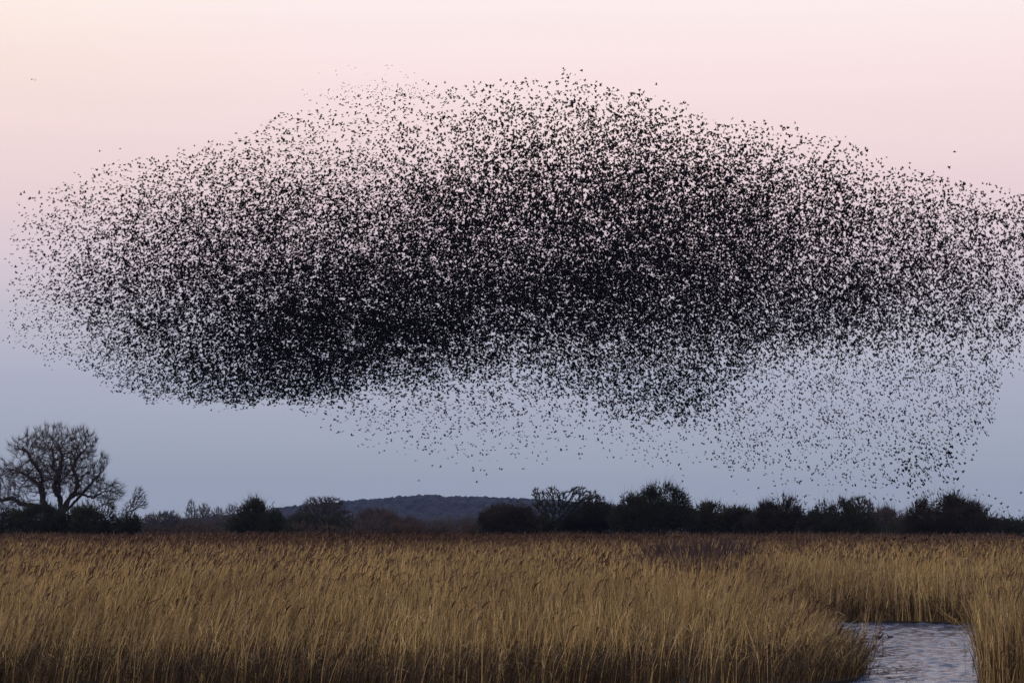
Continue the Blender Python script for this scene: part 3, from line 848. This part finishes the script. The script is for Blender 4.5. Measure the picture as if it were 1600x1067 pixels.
def cover(px, py):
    fy = np.clip((py - ys[0]) / 40.0, 0, len(ys) - 1.001); iy = fy.astype(int); fy -= iy
    ix = np.clip(np.searchsorted(cx_, px, side='right') - 1, 0, len(cx_) - 2)
    fx = (px - cx_[ix]) / (cx_[ix + 1] - cx_[ix])
    r = (tab[ix, iy] * (1 - fx) + tab[ix + 1, iy] * fx) * (1 - fy) + (tab[ix, iy + 1] * (1 - fx) + tab[ix + 1, iy + 1] * fx) * fy
    bw_ = np.interp(px, [0, 450, 600, 930, 990, 1100, 1150, 1600], [22, 24, 66, 72, 34, 30, 80, 76])
    wob = 7 * E1(px / 26, py / 26) + 4 * E1(px / 8 + 50, py / 8)
    r = r * sst((py - np.interp(px, T_X, T_Y) + wob + 6) / 22) * sst((np.interp(px, B_X, B_Y) + bw_ * 0.4 - py + wob) / bw_)
    r = r * sst((px - np.where(py > 430, -4, 4)) / 22)
    v = np.interp(px, [430, 520, 700, 1000, 1150, 1300, 1450, 1560], [.12, .20, .23, .23, .25, .25, .25, .24]) * (1 - 0.66 * np.clip((py - 570) / 200, 0, 1))
    v = v * np.where(px < 1120, 1 - 0.6 * np.clip((py - 625) / 70, 0, 1), 1) + 0.06 * np.clip(1 - np.hypot((px - 1440) / 70, (py - 710) / 50), 0, 1)
    v = v * sst((py - 480) / 40) * sst((np.interp(px, V_X, V_Y, left=0, right=0) + wob * 2.5 + 22 - py) / 75)
    return 1 - (1 - r) * (1 - v)
rng = np.random.default_rng(2024)
n1, n2, n3 = VNoise(21), VNoise(22), VNoise(23)
NC = 2600000
px = rng.uniform(-60, 1860, NC); py = rng.uniform(92, 815, NC)
c = np.clip(cover(px, py), 0, 0.97)
tau = -np.log(1 - c)
AREA = 4.4                                    # mean px^2 covered by one bird in the photo
mod = np.exp(0.18 * n1(px / 42, py / 30) + 0.24 * n2(px / 13, py / 11) + 0.24 * n3(px / 6, py / 5))
lam = tau / AREA * mod * (1 - 0.24 * np.clip((px - 560) / 200, 0, 1) * np.clip((360 - py) / 120, 0, 1) + 0.10 * np.clip((py - 380) / 80, 0, 1) * np.clip((560 - py) / 80, 0, 1)) * np.interp(px, [0, 250, 600, 900], [1.15, 1.3, 1.2, 1.08])
keep = rng.random(NC) < lam / (NC / (1920 * 723.0))
px, py, c = px[keep], py[keep], c[keep]
n = len(px)
# depth: the cloud is some sixty metres thick; the thin lower veil is its far side
veil = np.clip((py - np.interp(px, [0, 400, 600, 900, 1000, 1120, 1180, 1600], [420, 640, 620, 620, 665, 660, 560, 540])) / 30, 0, 1)
close = np.clip((py - 640) / 100, 0, 1) * np.clip((px - 1330) / 120, 0, 1)
Yd = 176 + rng.normal(0, 20, n) + veil * 14 - close * veil * 45
Yd += np.clip((260 - px) / 200, 0, 1) * 14
Yd = np.clip(Yd, 140, 240)
# far wisp above the left shoulder
nw = 260
wx = rng.normal(610, 55, nw); wy = 160 - 0.02 * (wx - 500) - rng.gamma(2.2, 9, nw) * np.clip((760 - wx) / 160, .1, 1)
wy = np.clip(wy, 103, 165)
px = np.concatenate([px, wx]); py = np.concatenate([py, wy]); Yd = np.concatenate([Yd, rng.uniform(275, 330, nw)])
veil = np.concatenate([veil, np.ones(nw)])
# single outliers, the birds dropping to the reeds, strings low at the hedge end
loners = [(1491, 237, 190), (50, 124, 300), (55, 126, 305), (1025, 133, 165), (156, 237, 230), (188, 233, 230), (330, 560 + 80, 175), (342, 643, 175), (882, 110, 168), (910, 111, 168)]
lon_i = np.arange(len(px), len(px) + len(loners))
px = np.concatenate([px, [l[0] for l in loners]]); py = np.concatenate([py, [l[1] for l in loners]]); Yd = np.concatenate([Yd, [l[2] for l in loners]])
ns_ = 34
st = rng.random(ns_)
sxp = 1470 + st * 145 + rng.normal(0, 6, ns_); syp = 760 + st * 44 + rng.normal(0, 9, ns_)
px = np.concatenate([px, sxp]); py = np.concatenate([py, syp]); Yd = np.concatenate([Yd, rng.uniform(165, 200, ns_)])
nd = 36
dpx = np.concatenate([rng.uniform(1295, 1420, 12), rng.uniform(1380, 1600, 24)]); dpy = np.concatenate([rng.uniform(838, 866, 12), rng.uniform(836, 862, 24)])
drop_i = np.arange(len(px), len(px) + nd)
px = np.concatenate([px, dpx]); py = np.concatenate([py, dpy]); Yd = np.concatenate([Yd, rng.uniform(118, 150, nd)])
n = len(px)
veil = np.concatenate([veil, np.zeros(n - len(veil))])
pos = P(px, py, Yd)
# flight direction field in the picture plane (angle of the body axis) and how far it turns away
ang = np.interp(px, [0, 250, 600, 900, 1200, 1600], [18, 24, 8, -25, -52, -62]) + np.where((px < 500) & (py < 300), -20, 0) + 10 * n1(px / 90 + 7, py / 70) + np.where((px > 700) & (py < 300), rng.normal(0, 45, n), 0)
ang = np.radians(ang + rng.normal(0, 13, n))
turn = rng.normal(0.0, 0.55, n)
fwd = unit(np.stack([np.cos(ang), np.tan(turn) * 0.9, np.sin(ang)], -1))
fwd *= np.where(px < 700, -1, 1)[:, None]
star = np.clip((px - 560) / 200, 0, 1) * np.clip((430 - py) / 120, 0.12, 1)      # here the birds bank towards the viewer, elsewhere they pass side-on
picu = np.stack([-fwd[:, 2], np.zeros(n), fwd[:, 0]], -1) * np.where(fwd[:, 0] < 0, -1, 1)[:, None]
upv = unit(picu + np.stack([np.zeros(n), -0.15 - 0.7 * star + rng.normal(0, 1, n) * (0.30 + 0.3 * star), np.zeros(n)], -1))
side = unit(np.cross(upv, fwd)); up2 = np.cross(fwd, side)
scl = rng.uniform(0.90, 1.22, n) * (1 - 0.10 * np.minimum(veil, 1) * (1 - np.clip((py - 640) / 100, 0, 1) * np.clip((px - 1330) / 120, 0, 1)))
var = np.where(rng.random(n) < 0.45 * (1 - star), rng.choice([3, 4], n), rng.integers(0, len(variants), n))
R_ = np.stack([fwd, side, up2], -1)           # columns
# zones whose birds are built one by one
zones = [
    ("loner_a", lambda: np.isin(np.arange(n), lon_i[:1]), "lone starling far off the flock, above its sloping outer shoulder", None),
    ("loner_b", lambda: np.isin(np.arange(n), lon_i[1:3]), "tiny starling of the lone pair high in the empty pink sky", "lone pair in the pink sky"),
    ("loner_c", lambda: np.isin(np.arange(n), lon_i[3:4]), "single starling out beyond the end of the flock's crest", None),
    ("crest", lambda: (py < 134) & (px > 845) & (px < 1000), "starling loose in the sky over the highest point of the flock", "starlings over the highest point of the flock"),
    ("tip", lambda: (px < 36) & (py < 420), "starling at the blunt outer tip of the flock against pink sky", "starlings at the outer tip of the flock"),
    ("hump", lambda: (py < 172) & (px >= 1035) & (px < 1180), "starling just above the flock where its outline starts sloping down", "starlings above the start of the slope"),
    ("slope", lambda: (py < 216) & (px >= 1240) & (px < 1400), "starling above the long sloping outline of the flock", "starlings above the long slope"),
    ("low1", lambda: (py > 735) & (py < 830) & (px < 1260), "starling low over the level topped bush and its twin humped neighbour", "starlings low over the level bush"),
    ("low2", lambda: (py > 758) & (py < 830) & (px >= 1260) & (px < 1400), "starling low above the bush with the rounded bare tree", "starlings low over the rounded tree"),
    ("low3", lambda: (py > 758) & (py < 830) & (px >= 1400) & (px < 1700), "starling low above the broadest bush and the hedge end", "starlings low over the broadest bush"),
    ("right", lambda: (py > 680) & (py <= 758) & (px >= 1495) & (px < 1600), "starling on the ragged outer edge of the hanging veil of birds", "starlings on the outer edge of the veil"),
    ("drop", lambda: np.isin(np.arange(n), drop_i), "starling dropping into the reeds below the hedge", "starlings dropping into the reeds"),
]
taken = np.zeros(n, bool)
proto = []
for v_, t_ in variants:
    me = bpy.data.meshes.new("starling")
    me.from_pydata([tuple(q) for q in v_.tolist()], [], [tuple(q) for q in t_.tolist()])
    me.materials.append(M_bird)
    proto.append(bpy.data.objects.new("starling", me))
from mathutils import Matrix
for zn, fn, lb, grp in zones:
    sel = np.where(fn() & ~taken)[0]
    cap = {"crest": 42, "tip": 34, "low1": 36, "low2": 34, "low3": 44, "right": 26, "hump": 16, "slope": 18}.get(zn, 99)
    taken[sel] = True
    sel = np.sort(rng.permutation(sel)[:cap])
    print("ZONE", zn, len(sel))
    for i in sel:
        o = proto[var[i]].copy()
        m4 = Matrix.Identity(4)
        for a in range(3):
            for b_ in range(3): m4[a][b_] = float(R_[i, a, b_] * scl[i])
            m4[a][3] = float(pos[i, a])
        o.matrix_world = m4
        scene.collection.objects.link(o)
        tag(o, lb, "bird", grp)
print("INDIVIDUAL", taken.sum(), "FLOCK", (~taken).sum())
rest = np.where(~taken)[0]
VV, TT, off = [], [], 0
for k in range(len(variants)):
    s_ = rest[var[rest] == k]
    v_, t_ = variants[k]
    w_ = np.einsum('nij,vj->nvi', R_[s_], v_) * scl[s_][:, None, None] + pos[s_][:, None]
    VV.append(w_.reshape(-1, 3).astype(np.float32))
    TT.append((t_[None] + (np.arange(len(s_)) * len(v_))[:, None, None] + off).reshape(-1, 3).astype(np.int32))
    off += len(s_) * len(v_)
tag(mesh_obj("starling_flock", np.concatenate(VV), tris=np.concatenate(TT), mat=M_bird), "vast dark murmuration of starlings spread across the pink and blue sky", "flock", kind="stuff")

# ------------------------------------------------------------------ haze
hm = bpy.data.materials.new("haze")
hm.use_nodes = True
t = hm.node_tree
t.nodes.clear()
o_ = t.nodes.new("ShaderNodeOutputMaterial")
pv = t.nodes.new("ShaderNodeVolumePrincipled")
pv.inputs["Color"].default_value = (0.36, 0.52, 1.0, 1)
pv.inputs["Density"].default_value = 0.00008
pv.inputs["Anisotropy"].default_value = 0.0
t.links.new(pv.outputs[0], o_.inputs["Volume"])
x0, x1, y0, y1, z0, z1 = -2000, 2000, -50, 3500, -1.4, 64
V = [(x, y, z) for z in (z0, z1) for y in (y0, y1) for x in (x0, x1)]
hz = mesh_obj("haze", V, quads=[(0, 2, 3, 1), (4, 5, 7, 6), (0, 1, 5, 4), (2, 6, 7, 3), (0, 4, 6, 2), (1, 3, 7, 5)], mat=hm)
tag(hz, kind="stuff")
